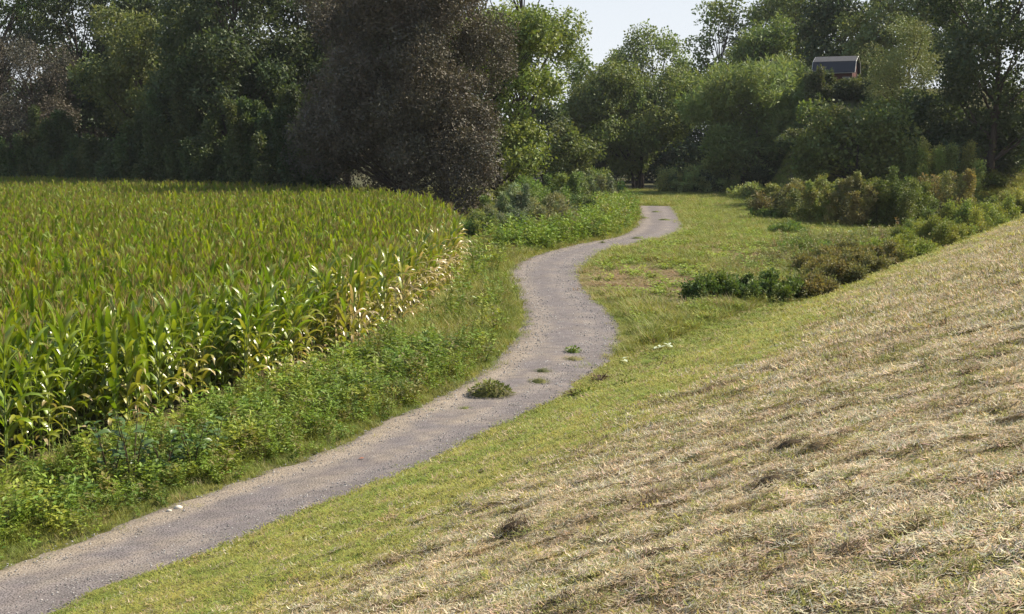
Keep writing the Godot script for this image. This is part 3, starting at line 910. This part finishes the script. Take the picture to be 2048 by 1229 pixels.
func build_corn() -> void:
	leaf_material = leafy(0.33, 0.75, 0.62)
	mass_material = leafy(0.5, 1.0, 0.4)
	var along := (corn_poly[8] - corn_poly[1]).normalized()
	var cross := Vector2(-along.y, along.x)              # away from the track
	var origin := corn_poly[1]
	var close := []      # [score, position, row]
	var rest := []
	for row in range(-6, 150):
		var t := -12.0
		var inset := row * 0.74
		while t < 150.0:
			t += rng.randf_range(0.17, 0.25) if row < 8 else rng.randf_range(0.24, 0.34)
			var q := origin + along * t + cross * (inset + rng.randf_range(-0.06, 0.06))
			if q.y < 8.0 or q.x < -q.y * 0.53 - 1.0: continue
			if not Geometry2D.is_point_in_polygon(q, corn_poly): continue
			var hidden := 0.0
			if Geometry2D.is_point_in_polygon(q - cross * 0.8, corn_poly): hidden += 1.0
			if Geometry2D.is_point_in_polygon(q - cross * 1.6, corn_poly): hidden += 1.2
			if hidden < 1.5 and q.x > -q.y * 0.47 and q.y < 62.0:
				close.append([q.y * (1.0 + hidden * 0.8), q, hidden])
			else:
				rest.append(q)
	close.sort_custom(func(a, b): return a[0] < b[0])
	for i in range(300, close.size()): rest.append(close[i][1])
	close.resize(mini(300, close.size()))
	var kinds := []
	for i in 10:
		kinds.append(corn_parts([0.05, 0.1, 0.2, 0.35, 0.15, 0.5, 0.6, 0.7, 0.3, 0.8][i], rng.randf_range(2.05, 2.3)))
	var protos := {}
	var g := "corn plants along the edge of the field"
	for c in close:
		var q: Vector2 = c[1]
		var wither := clampf(smoothstep(24.0, 36.0, q.y) * 0.6 + 0.28 + 0.5 * noise_a.get_noise_2d(q.x * 6.0, q.y * 6.0), 0.0, 0.99)
		if c[2] > 0.5: wither *= 0.6
		var pick := clampi(int(wither * 10.0) + rng.randi_range(-1, 1), 0, 9)
		pick = [0, 1, 4, 2, 8, 3, 5, 6, 7, 9][pick]
		var front: bool = c[2] < 0.5
		var label := ""
		if q.y > 44.0: label = "yellowing corn plant at the field corner where the track bends" if front else "green corn plant just inside the field corner where the track bends"
		elif front: label = "corn plant with withered straw coloured leaves in the front row by the weeds" if pick in [5, 6, 7, 9] else "green corn plant with arching leaves in the front row by the weeds"
		else: label = "corn plant standing in the second row behind the front row"
		var o: Node3D
		if not protos.has(pick):
			o = thing("corn_plant", label, "corn plant", g)
			var parts: Dictionary = kinds[pick]
			put("stalk", parts.stalk, o)
			for m in parts.leaves: put("leaf", m, o)
			put("ear", parts.ear, o)
			put("tassel", parts.tassel, o)
			protos[pick] = o
		else:
			o = protos[pick].duplicate()
			o.name = numbered("corn_plant")
			add_child(o)
			tag(o, label, "corn plant", g)
		o.position = spot(q.x, q.y)
		o.rotation = Vector3(rng.randf_range(-0.05, 0.05), rng.randf() * TAU, rng.randf_range(-0.05, 0.05))
		var k := rng.randf_range(0.88, 1.12)
		o.scale = Vector3(k, k * rng.randf_range(0.9, 1.08), k)
	var holders := []
	for i in 6:
		holders.append([joined_plant([0.0, 0.08, 0.15, 0.25, 0.1, 0.4][i], rng.randf_range(2.1, 2.35), 9), [], PackedColorArray()])
	for q in rest:
		var h: Array = holders[rng.randi() % (6 if rng.randf() < 0.6 else 5)]
		h[1].append(turned(Vector3(q.x, base_height(q.x, q.y), -q.y), rng.randf_range(0.9, 1.1), Vector3.UP, rng.randf_range(0.9, 1.08)))
		h[2].append(vary(Color(0.95, 0.92, 0.9), 0.15))
	# one mass: the field behind the edge rows
	var field := Node3D.new()
	field.name = "corn_field"
	add_child(field)
	tag(field, "dense corn field with tan tassels stretching back to the dark trees", "corn field", "", "stuff")
	for h in holders:
		scatter("corn_mass", h[0], h[1], h[2], field).set_meta("kind", "stuff")

# ---------------------------------------------------------------- dry clippings on the levee
func straw_tuft(count: int, spread: float, lift: float) -> ArrayMesh:
	var s := Shape.new()
	for i in count:
		var w := rng.randf() * TAU
		var p := Vector3(cos(w), 0, sin(w)) * spread * sqrt(rng.randf())
		p.y = rng.randf() * 0.02
		var w2 := rng.randf() * TAU
		var lean := Vector3(cos(w2), rng.randf_range(0.02, lift), sin(w2))
		s.blade(p, lean, rng.randf_range(0.03, 0.085), rng.randf_range(0.004, 0.008), vary(Color(0.8, 0.8, 0.8), 0.4), rng.randf_range(-0.9, 0.9))
	return s.mesh(leafy(0.75, 0.35, 0.3))

func grass_tuft(count: int, spread: float, tall: float, upright: float, wide := 0.006) -> ArrayMesh:
	var s := Shape.new()
	for i in count:
		var w := rng.randf() * TAU
		var p := Vector3(cos(w), 0, sin(w)) * spread * sqrt(rng.randf())
		p.y = -0.01
		var w2 := rng.randf() * TAU
		var lean := Vector3(cos(w2), rng.randf_range(upright * 0.5, upright * 1.6), sin(w2))
		s.blade(p, lean, tall * rng.randf_range(0.5, 1.2), wide * rng.randf_range(0.7, 1.3), vary(Color.WHITE, 0.25), rng.randf_range(0.1, 0.9))
	return s.mesh(leafy(0.6, 0.6, 0.35))

func build_straw() -> void:
	var pale := Color(0.70, 0.59, 0.42)
	var tan := Color(0.53, 0.42, 0.285)
	var brown := Color(0.16, 0.112, 0.062)
	var olive := Color(0.29, 0.29, 0.08)
	var sets := []
	for i in 4: sets.append([straw_tuft(44, 0.12, 0.25 + 0.15 * i), [], PackedColorArray()])
	var spread := fan(3.0, 112.0, 380.0, 6.0, 1.45)
	spread.append_array(fan(1.5, 26.0, 260.0, 5.0, 1.4, 33.0, 70.0))
	for q in spread:
		var p := up_slope(q.x, q.y)
		if p < 0.2 or p > 22.0: continue
		var share := straw_share(q.x, q.y)
		if rng.randf() > share * 0.97 + 0.06: continue
		var h: Array = sets[rng.randi() % 4]
		var r := q.length()
		var k := clampf(r / 9.0, 1.0, 3.2) * rng.randf_range(0.7, 1.25)
		var patch := noise_b.get_noise_2d(q.x * 9.0, q.y * 9.0) + 0.6 * noise_a.get_noise_2d(q.x * 4.0 + 90.0, q.y * 4.0)
		var c := pale.lerp(tan, clampf(0.45 + patch, 0.0, 1.0))
		if rng.randf() < 0.09 + 0.3 * maxf(0.0, patch - 0.2): c = brown
		if rng.randf() < 0.16 + 0.35 * maxf(0.0, noise_a.get_noise_2d(q.x * 5.0 + 40.0, q.y * 5.0)): c = olive
		h[1].append(turned(spot(q.x, q.y), k, Vector3(-0.304, 1.0, -0.169), rng.randf_range(0.35, 0.9)))
		h[2].append(vary(c, 0.2))
	var root := Node3D.new()
	root.name = "dry_grass"
	add_child(root)
	tag(root, "pale dry mown grass lying over the levee slope", "dry grass", "", "stuff")
	for h in sets: scatter("clippings", h[0], h[1], h[2], root).set_meta("kind", "stuff")
	# heaps of clippings that the mower left
	var g := "small heaps of clippings on the levee slope"
	for a in [[1580, 895, 42, 1], [1640, 905, 40, 0], [1690, 868, 30, 0], [1715, 925, 45, 0], [1540, 968, 40, 1], [1940, 998, 40, 2], [1700, 1112, 45, 1], [1310, 1118, 52, 1], [1030, 1066, 42, 1], [1300, 1012, 48, 1], [960, 1106, 36, 0], [780, 1130, 30, 0], [1720, 690, 20, 0], [1850, 742, 28, 1], [1945, 742, 30, 0], [1660, 790, 24, 1], [1910, 1165, 45, 2], [1480, 1016, 40, 0], [1570, 738, 16, 0], [1520, 715, 16, 1], [1800, 660, 18, 0], [1900, 620, 18, 0], [1880, 820, 30, 0], [1130, 1210, 44, 1], [1845, 690, 22, 1], [2005, 690, 24, 0], [1650, 720, 20, 1]]:
		var d := ray(a[0], a[1])
		var t := (SLOPE * 11.4925 - EYE) / (d.y - SLOPE * (d.x * TOE_DIR.y + d.z * TOE_DIR.x))
		var q := Vector2(d.x * t, -d.z * t)
		var rad: float = a[2] * t / F * 1.1
		var col: Color = [Color(0.24, 0.175, 0.095), Color(0.085, 0.06, 0.035), Color(0.13, 0.145, 0.035)][a[3]]
		var label: String = ["small tan heap of dry clippings on the mown levee", "small brown heap of rotting clippings on the mown levee", "small tuft of green grass regrowing in the dry clippings"][a[3]]
		var o := put("clipping_heap", heap(rad * 1.1, rad * 0.6, int(clampf(420.0 * rad / 0.2, 260, 800)), col, minf(rad * 0.7, 0.12)), self)
		o.position = spot(q.x, q.y, -0.01)
		o.basis = Basis(Quaternion(Vector3.UP, Vector3(-0.304, 1.0, -0.169).normalized())) * Basis(Vector3.UP, rng.randf() * TAU)
		tag(o, label, "clippings", g)

func heap(rad: float, tall: float, count: int, colour: Color, blade_len: float, leaves := 0, leaf_colour := Color.BLACK) -> ArrayMesh:
	var s := Shape.new()
	var rings := 5
	var around := 14
	for i in rings + 1:
		for j in around:
			var w := TAU * j / around
			var k := 1.0 - i / float(rings)
			var y := tall * 0.7 * (1.0 - k * k) - 0.02
			var rr := rad * k * (0.8 + 0.35 * noise_a.get_noise_2d(cos(w) * 14.0 + rad * 900.0, sin(w) * 14.0 + i * 6.0))
			s.v.append(Vector3(cos(w) * rr, y, sin(w) * rr))
			s.n.append(Vector3(cos(w) * k, 0.8, sin(w) * k).normalized())
			s.c.append(vary(colour * 0.8, 0.25))
			if i > 0:
				var a := (i - 1) * around + j
				var b := (i - 1) * around + (j + 1) % around
				s.ix.append_array(PackedInt32Array([a, b, a + around, b, b + around, a + around]))
	for i in count:
		var w := rng.randf() * TAU
		var k := sqrt(rng.randf())
		var p := Vector3(cos(w) * rad * k, tall * 0.68 * (1.0 - k * k) - 0.005, sin(w) * rad * k)
		var lean := Vector3(cos(w) * k, 0.1, sin(w) * k) * 0.6 + sphere_dir()
		lean.y = absf(lean.y) * 0.32 - 0.1 * k
		s.blade(p, lean, blade_len * rng.randf_range(0.3, 1.0), maxf(0.004, blade_len * 0.04) * rng.randf_range(0.7, 1.4), vary(colour, 0.35), rng.randf_range(0.0, 1.0))
	for i in leaves:
		var w := rng.randf() * TAU
		var k := sqrt(rng.randf()) * 0.9
		var p := Vector3(cos(w) * rad * k, tall * 0.75 * (1.0 - k * k), sin(w) * rad * k)
		s.leaf(p, (Vector3(cos(w), 0.5, sin(w)) + sphere_dir() * 0.7).normalized(), (Vector3.UP + sphere_dir() * 0.7).normalized(), rng.randf_range(0.07, 0.15), rng.randf_range(0.03, 0.06), vary(leaf_colour, 0.3))
	return s.mesh(leafy(0.7, 0.4, 0.3))

# ---------------------------------------------------------------- mown green grass and the meadow
func build_grass() -> void:
	var fresh := Color(0.19, 0.225, 0.040)
	var yellow := Color(0.31, 0.285, 0.068)
	var tan := Color(0.34, 0.265, 0.14)
	var pink := Color(0.33, 0.225, 0.14)
	var short := []
	for i in 3: short.append([grass_tuft(34, 0.13, 0.06, 0.6, 0.007), [], PackedColorArray()])
	var tall := []
	for i in 3: tall.append([grass_tuft(26, 0.16, 0.30, 1.5, 0.008), [], PackedColorArray()])
	for q in fan(5.0, 165.0, 260.0, 10.0, 1.42):
		var p := up_slope(q.x, q.y)
		var jitter := Vector2(rng.randf_range(-0.1, 0.1), rng.randf_range(-0.1, 0.1)) * (5.0 if rng.randf() < 0.22 else 2.0)
		if Geometry2D.is_point_in_polygon(q + jitter, path_poly): continue
		if Geometry2D.is_point_in_polygon(q, corn_poly): continue
		if base_height(q.x, q.y) > 5.5: continue
		var r := q.length()
		var k := clampf(r / 12.0, 1.0, 4.5) * rng.randf_range(0.75, 1.25)
		var share := straw_share(q.x, q.y)
		var patch := noise_b.get_noise_2d(q.x * 7.0, q.y * 7.0)
		if p > -1.6:
			if rng.randf() < share * 0.95: continue
			var c := fresh.lerp(yellow, clampf(0.35 + patch * 0.9 + share * 0.5 + 0.05 * p, 0.0, 1.0))
			if rng.randf() < 0.12: c = tan
			var h: Array = short[rng.randi() % 3]
			h[1].append(turned(spot(q.x, q.y), k, Vector3.UP, rng.randf_range(0.6, 1.2)))
			h[2].append(vary(c, 0.22))
		else:
			# the meadow inside the bend and beyond, and the strip left of the track
			var dry := dry_patch(q.x, q.y)
			var c := fresh.lerp(yellow, clampf(0.3 + patch, 0.0, 0.8))
			if rng.randf() < dry * 0.9: c = pink.lerp(tan, rng.randf())
			elif rng.randf() < 0.07: c = tan
			var h: Array = tall[rng.randi() % 3]
			if Geometry2D.is_point_in_polygon(q, path_wide): k *= 0.5
			var grow := clampf(k * 0.7, 0.45, 2.4)
			var low := (0.7 + 0.5 * noise_a.get_noise_2d(q.x * 7.0, q.y * 7.0)) if q.x > 0.0 else 0.9
			h[1].append(turned(spot(q.x, q.y), grow, Vector3.UP, low * rng.randf_range(0.6, 1.2) * (0.4 if dry > 0.25 else 1.0)))
			h[2].append(vary(c, 0.25))
	var a := Node3D.new()
	a.name = "mown_grass"
	add_child(a)
	tag(a, "short green mown grass at the foot of the levee", "grass", "", "stuff")
	for h in short: scatter("grass", h[0], h[1], h[2], a).set_meta("kind", "stuff")
	var b := Node3D.new()
	b.name = "meadow_grass"
	add_child(b)
	tag(b, "longer meadow grass on both sides of the winding track", "grass", "", "stuff")
	for h in tall: scatter("grass", h[0], h[1], h[2], b).set_meta("kind", "stuff")

# ---------------------------------------------------------------- weeds between the corn and the track
func weed(tall: float, leaves: int, leaf_len: float, leaf_wide: float, bushy: float) -> ArrayMesh:
	var s := Shape.new()
	for k in 3:
		var w := rng.randf() * TAU
		var top := Vector3(cos(w) * bushy * tall * 0.6, tall * rng.randf_range(0.7, 1.0), sin(w) * bushy * tall * 0.6)
		s.tube(PackedVector3Array([Vector3(0, -0.05, 0), top * 0.5, top]), PackedFloat32Array([0.006, 0.005, 0.003]), 4, Color(0.8, 0.85, 0.6))
		for i in leaves / 3:
			var q := rng.randf_range(0.15, 1.0)
			var w2 := rng.randf() * TAU
			var dir := Vector3(cos(w2), rng.randf_range(-0.25, 0.65), sin(w2)).normalized()
			s.leaf(top * q + dir * 0.02, dir, (Vector3.UP + sphere_dir() * 0.5).normalized(), leaf_len * rng.randf_range(0.6, 1.25), leaf_wide * rng.randf_range(0.7, 1.25), vary(Color.WHITE, 0.2), 0.2)
	return s.mesh(leafy(0.5, 0.7, 0.45))

func build_weeds() -> void:
	var fresh := Color(0.21, 0.29, 0.034)
	var deep := Color(0.12, 0.185, 0.03)
	var lime := Color(0.26, 0.31, 0.042)
	var olive := Color(0.2, 0.19, 0.055)
	var kinds := []
	for a in [[0.45, 30, 0.10, 0.06, 0.9], [0.6, 33, 0.12, 0.055, 0.6], [0.3, 27, 0.08, 0.06, 1.2], [0.75, 36, 0.11, 0.04, 0.4]]:
		kinds.append([weed(a[0], a[1], a[2], a[3], a[4]), [], PackedColorArray()])
	for q in fan(13.0, 125.0, 42.0, 22.0, 1.25, -33.0, 14.0):
		if Geometry2D.is_point_in_polygon(q, path_poly) or Geometry2D.is_point_in_polygon(q - Vector2(0.4, 0), corn_poly): continue
		# left of the track only
		var side := nearest_side(q)
		if side < 0.12: continue
		if side > 9.0 and q.y < 60.0 or side > 4.0 and q.y > 60.0: continue
		var edge := smoothstep(0.05, 1.2, side)
		if rng.randf() > edge + 0.12: continue
		var patch := noise_b.get_noise_2d(q.x * 8.0, q.y * 8.0)
		if q.y > 33.0 and q.y < 66.0 and rng.randf() < 0.93 - patch * 0.5: continue
		var c := fresh.lerp(deep, clampf(0.35 + patch * 1.3, 0.0, 1.0))
		if noise_a.get_noise_2d(q.x * 5.0 + 30.0, q.y * 5.0) > 0.18: c = lime
		if rng.randf() < 0.15: c = olive
		var k := clampf(q.length() / 28.0, 0.85, 2.0) * rng.randf_range(0.65, 1.2) * lerpf(0.45, 1.08, edge)
		var h: Array = kinds[rng.randi() % 4]
		h[1].append(turned(spot(q.x, q.y), k))
		h[2].append(vary(c, 0.25))
	# leafy patches in the meadow inside the bend, and clover in the mown strip
	for q in fan(10.0, 130.0, 26.0, 20.0, 1.3, -16.0, 26.0):
		if Geometry2D.is_point_in_polygon(q, path_wide) or nearest_side(q) > 0.0: continue
		var p := up_slope(q.x, q.y)
		if p > 5.0: continue
		var patch := noise_a.get_noise_2d(q.x * 4.0 + 70.0, q.y * 4.0) + 0.5 * noise_b.get_noise_2d(q.x * 9.0, q.y * 9.0)
		if patch < (0.12 if p < -1.0 else 0.0): continue
		var k := clampf(q.length() / 30.0, 0.6, 1.8) * rng.randf_range(0.5, 1.0)
		if p > -1.5: k = clampf(q.length() / 60.0, 0.22, 0.5)
		var h: Array = kinds[[0, 2][rng.randi() % 2]]
		h[1].append(turned(spot(q.x, q.y), k, Vector3.UP, 0.5 if p > -1.5 else 0.7))
		h[2].append(vary(fresh.lerp(lime, rng.randf()), 0.25))
	var tangle := PackedVector2Array()
	for w in [[1355, 608], [1420, 560], [1530, 520], [1590, 480], [1800, 476], [1930, 462], [1990, 452], [1850, 512], [1660, 598], [1560, 612]]:
		tangle.append(ground_at(w[0], w[1]))
	for q in fan(38.0, 112.0, 9.0, 40.0, 0.9, 5.0, 28.0):
		if not Geometry2D.is_point_in_polygon(q + Vector2(rng.randf_range(-1, 1), rng.randf_range(-1, 1)), tangle) or up_slope(q.x, q.y) > -0.2: continue
		var patch := noise_a.get_noise_2d(q.x * 4.0 + 20.0, q.y * 4.0)
		var c := Color(0.19, 0.17, 0.06).lerp(Color(0.15, 0.2, 0.035), clampf(0.5 + 1.6 * patch, 0.0, 1.0))
		if rng.randf() < 0.12: c = Color(0.27, 0.19, 0.09)
		var h: Array = kinds[[1, 3, 3][rng.randi() % 3]]
		h[1].append(turned(spot(q.x, q.y), rng.randf_range(0.7, 1.3) * clampf(q.y / 60.0, 0.8, 1.4), Vector3.UP, rng.randf_range(0.5, 1.1)))
		h[2].append(vary(c, 0.3))
	var a := Node3D.new()
	a.name = "verge_weeds"
	add_child(a)
	tag(a, "bright green leafy weeds along both sides of the track", "weeds", "", "stuff")
	for h in kinds: scatter("weeds", h[0], h[1], h[2], a).set_meta("kind", "stuff")

func nearest_side(q: Vector2) -> float:                      # metres left of the track's left edge, negative elsewhere
	var best := 1e9
	var at := 0
	for i in range(0, left_edge.size(), 3):
		var d := left_edge[i].distance_squared_to(q)
		if d < best:
			best = d
			at = i
	var t := (left_edge[mini(at + 1, left_edge.size() - 1)] - left_edge[maxi(at - 1, 0)])
	return sqrt(best) * (1.0 if t.cross(q - left_edge[at]) > 0.0 else -1.0)

# ---------------------------------------------------------------- things on and beside the track
func build_path_details() -> void:
	# loose stones
	var s := Shape.new()
	var ico := [Vector3(1, 0, 0), Vector3(-1, 0, 0), Vector3(0, 0.7, 0), Vector3(0, -0.7, 0), Vector3(0, 0, 1), Vector3(0, 0, -1)]
	for f in [[0, 2, 4], [4, 2, 1], [1, 2, 5], [5, 2, 0], [0, 4, 3], [4, 1, 3], [1, 5, 3], [5, 0, 3]]:
		var k := s.v.size()
		var p: Vector3 = ico[f[0]] * 0.5
		var q: Vector3 = ico[f[1]] * 0.5
		var r: Vector3 = ico[f[2]] * 0.5
		var nn := (p + q + r).normalized()
		s.v.append_array(PackedVector3Array([p, q, r]))
		s.n.append_array(PackedVector3Array([nn, nn, nn]))
		for i in 3: s.c.append(Color.WHITE)
		s.ix.append_array(PackedInt32Array([k, k + 1, k + 2]))
	var stones := []
	var tints := PackedColorArray()
	for q in fan(13.0, 80.0, 240.0, 16.0, 1.6, -28.0, 12.0):
		if not Geometry2D.is_point_in_polygon(q, path_poly): continue
		var k := 0.010 + 0.022 * pow(rng.randf(), 3.0)
		k *= clampf(q.y / 18.0, 1.0, 2.2)
		stones.append(Transform3D(Basis.from_euler(Vector3(rng.randf() * 6.0, rng.randf() * 6.0, rng.randf() * 6.0)).scaled_local(Vector3(k * 1.4, k, k)), Vector3(q.x, base_height(q.x, q.y) + 0.022, -q.y)))
		var g := rng.randf_range(0.13, 0.36)
		tints.append(Color(g * 1.02, g * 0.97, g * 0.94))
	var o := scatter("gravel", s.mesh(leafy(0.85, 0.0, 0.3)), stones, tints)
	tag(o, "loose grey stones strewn over the track", "gravel", "", "stuff")
	# clumps of cut weeds lying on the track
	var olive := Color(0.115, 0.115, 0.035)
	for a in [[980, 792, 46, 0.36, 600, "large clump of cut weeds lying on the gravel track", Color(0.15, 0.17, 0.04)], [1085, 745, 20, 0.22, 160, "flat dark clump of cut grass on the track behind another", Color(0.10, 0.11, 0.04)], [1078, 766, 22, 0.25, 170, "rounded clump of cut grass beside the large clump on the track", Color(0.13, 0.13, 0.04)], [1146, 706, 18, 0.35, 120, "small leafy clump of cut weeds further along the track", Color(0.12, 0.17, 0.03)], [1148, 720, 24, 0.12, 120, "thin flat scatter of cut grass just before the small leafy clump", Color(0.2, 0.18, 0.07)], [930, 820, 16, 0.2, 90, "tiny tuft of cut grass lying before the large clump on the track", Color(0.17, 0.18, 0.05)]]:
		var q := ground_at(a[0], a[1])
		var rad: float = a[2] * q.y / F
		var big: bool = a[2] > 40
		var m := put("weed_heap", heap(rad, rad * a[3] * 2.0, a[4], olive if big else a[6], rad * 0.7 if not big else 0.24, a[4] / 3 if big or a[2] == 18 else 0, a[6]), self)
		m.position = Vector3(q.x, base_height(q.x, q.y) + 0.025, -q.y)
		tag(m, a[5], "weed clump", "clumps of cut weeds lying on the track")
	for a in [[1287, 437, 14], [1330, 441, 18], [1312, 425, 12], [1275, 478, 16], [1205, 487, 6]]:
		var q := ground_at(a[0], a[1])
		var rad: float = a[2] * q.y / F
		var m := put("grass_tuft", heap(rad, 0.16, 140, Color(0.14, 0.16, 0.045), 0.3), self)
		m.position = Vector3(q.x, base_height(q.x, q.y) + 0.02, -q.y)
		tag(m, "low grass tuft growing in the far part of the gravel track", "grass tuft", "grass tufts in the far part of the track")
	# clumps in the mown strip
	for a in [[1150, 795, 20, Color(0.08, 0.06, 0.03), "dark brown clump of clippings on the mown strip by the track"], [1200, 762, 18, Color(0.09, 0.06, 0.04), "small reddish brown clump of clippings beside the track"], [1250, 800, 22, Color(0.13, 0.15, 0.03), "olive clump of cut grass on the mown strip"], [1170, 798, 22, Color(0.16, 0.2, 0.03), "bright green weed clump at the edge of the track"]]:
		var q := ground_at(a[0], a[1])
		var rad: float = a[2] * q.y / F
		var m := put("clipping_clump", heap(rad, rad * 0.6, 170, a[3], rad * 0.7, 40, a[3]), self)
		m.position = spot(q.x, q.y)
		tag(m, a[4], "clippings", "clumps on the mown strip by the track")
	# pale dock leaves on the mown strip
	for a in [[1320, 700], [1338, 696], [1345, 702], [1308, 702], [1242, 722], [1255, 728]]:
		var q := ground_at(a[0], a[1])
		var c := Shape.new()
		var w := rng.randf() * TAU
		var dir := Vector3(cos(w), 0.25, sin(w)).normalized()
		for k in 2:
			c.leaf(Vector3(0, 0.01, 0), dir.rotated(Vector3.UP, k * 1.3), Vector3.UP, 0.2, 0.09, Color(0.46, 0.5, 0.33), 0.12)
		var m := put("pale_leaf", c.mesh(leafy(0.4, 0.3, 0.5)), self)
		m.position = spot(q.x, q.y, 0.06)
		tag(m, "pale cut dock leaf lying on the mown grass beside the track", "leaf", "pale cut leaves on the mown grass")
	# small oddments
	var q := ground_at(716, 923)
	var chip := Shape.new()
	chip.leaf(Vector3.ZERO, Vector3(0.95, 0.15, 0.2).normalized(), Vector3.UP, 0.13, 0.07, Color(0.42, 0.14, 0.06), 0.2)
	var m := put("fallen_leaf", chip.mesh(leafy(0.6, 0.3)), self)
	m.position = Vector3(q.x, base_height(q.x, q.y) + 0.045, -q.y)
	tag(m, "small orange red leaf lying on the gravel track", "leaf")
	for a in [[356, 1020, 0.07, "pale angular stone on the edge of the track below the weeds"], [338, 1026, 0.045, "smaller pale stone beside the angular stone on the track edge"], [282, 1002, 0.06, "pale stone half hidden at the foot of the weeds"]]:
		q = ground_at(a[0], a[1])
		m = put("pale_stone", stone(a[2]), self)
		m.position = Vector3(q.x, base_height(q.x, q.y) + 0.03, -q.y)
		tag(m, a[3], "stone", "pale stones at the track edge")
	# big leaved dark weeds in the hollow beside the corn
	for a in [[265, 968, 1.5, 30, "tall dark weed with large pale glossy leaves beside the corn"], [220, 962, 1.2, 24, "dark leafy weed shading the hollow beside the tall glossy weed"], [385, 945, 0.95, 24, "bushy dark weed between the tall glossy weed and the track"], [330, 960, 0.8, 20, "short dark weed in the hollow at the verge"], [430, 925, 0.8, 20, "dark bushy weed near the bright verge weeds"]]:
		q = ground_at(a[0], a[1])
		big_weed(q, a[2], a[3], a[4])

func stone(size: float) -> ArrayMesh:
	var s := Shape.new()
	for i in 6:
		for j in 9:
			var la := PI * i / 5.0
			var lo := TAU * j / 9.0
			var d := Vector3(sin(la) * cos(lo), cos(la), sin(la) * sin(lo))
			var k := 1.0 + 0.25 * noise_a.get_noise_3d(d.x * 9.0 + size * 300.0, d.y * 9.0, d.z * 9.0)
			s.v.append(d * k * Vector3(size, size * 0.55, size * 0.7))
			s.n.append(d)
			s.c.append(Color(0.55, 0.5, 0.42))
			if i > 0:
				var a := (i - 1) * 9 + j
				var b := (i - 1) * 9 + (j + 1) % 9
				s.ix.append_array(PackedInt32Array([a, b, a + 9, b, b + 9, a + 9]))
	return s.mesh(leafy(0.8, 0.0))

func big_weed(q: Vector2, tall: float, count: int, label: String) -> void:
	var root := thing("large_weed", label, "weed", "large dark weeds beside the corn", spot(q.x, q.y))
	var green := Color(0.075, 0.125, 0.03)
	var s := Shape.new()
	var tips := []
	for k in 4:
		var w := TAU * k / 4.0 + rng.randf()
		var top := Vector3(cos(w) * tall * 0.28, tall * rng.randf_range(0.8, 1.0), sin(w) * tall * 0.28)
		tips.append(top)
		s.tube(PackedVector3Array([Vector3(0, -0.1, 0), top * Vector3(0.4, 0.5, 0.4), top]), PackedFloat32Array([0.014, 0.011, 0.005]), 6, Color(0.10, 0.075, 0.05))
	put("stem", s.mesh(bark()), root)
	var m := leafy(0.42, 0.5, 0.5)
	for i in count:
		var t: Vector3 = tips[i % 4]
		var k := rng.randf_range(0.3, 1.0)
		var w := rng.randf() * TAU
		s = Shape.new()
		corn_leaf(s, t * Vector3(lerpf(0.4, 1.0, k), k, lerpf(0.4, 1.0, k)), w, rng.randf_range(0.16, 0.26), rng.randf_range(0.09, 0.13), 0.35, 1.3, vary(green, 0.2), vary(green, 0.2), 4)
		put("leaf", s.mesh(m), root)
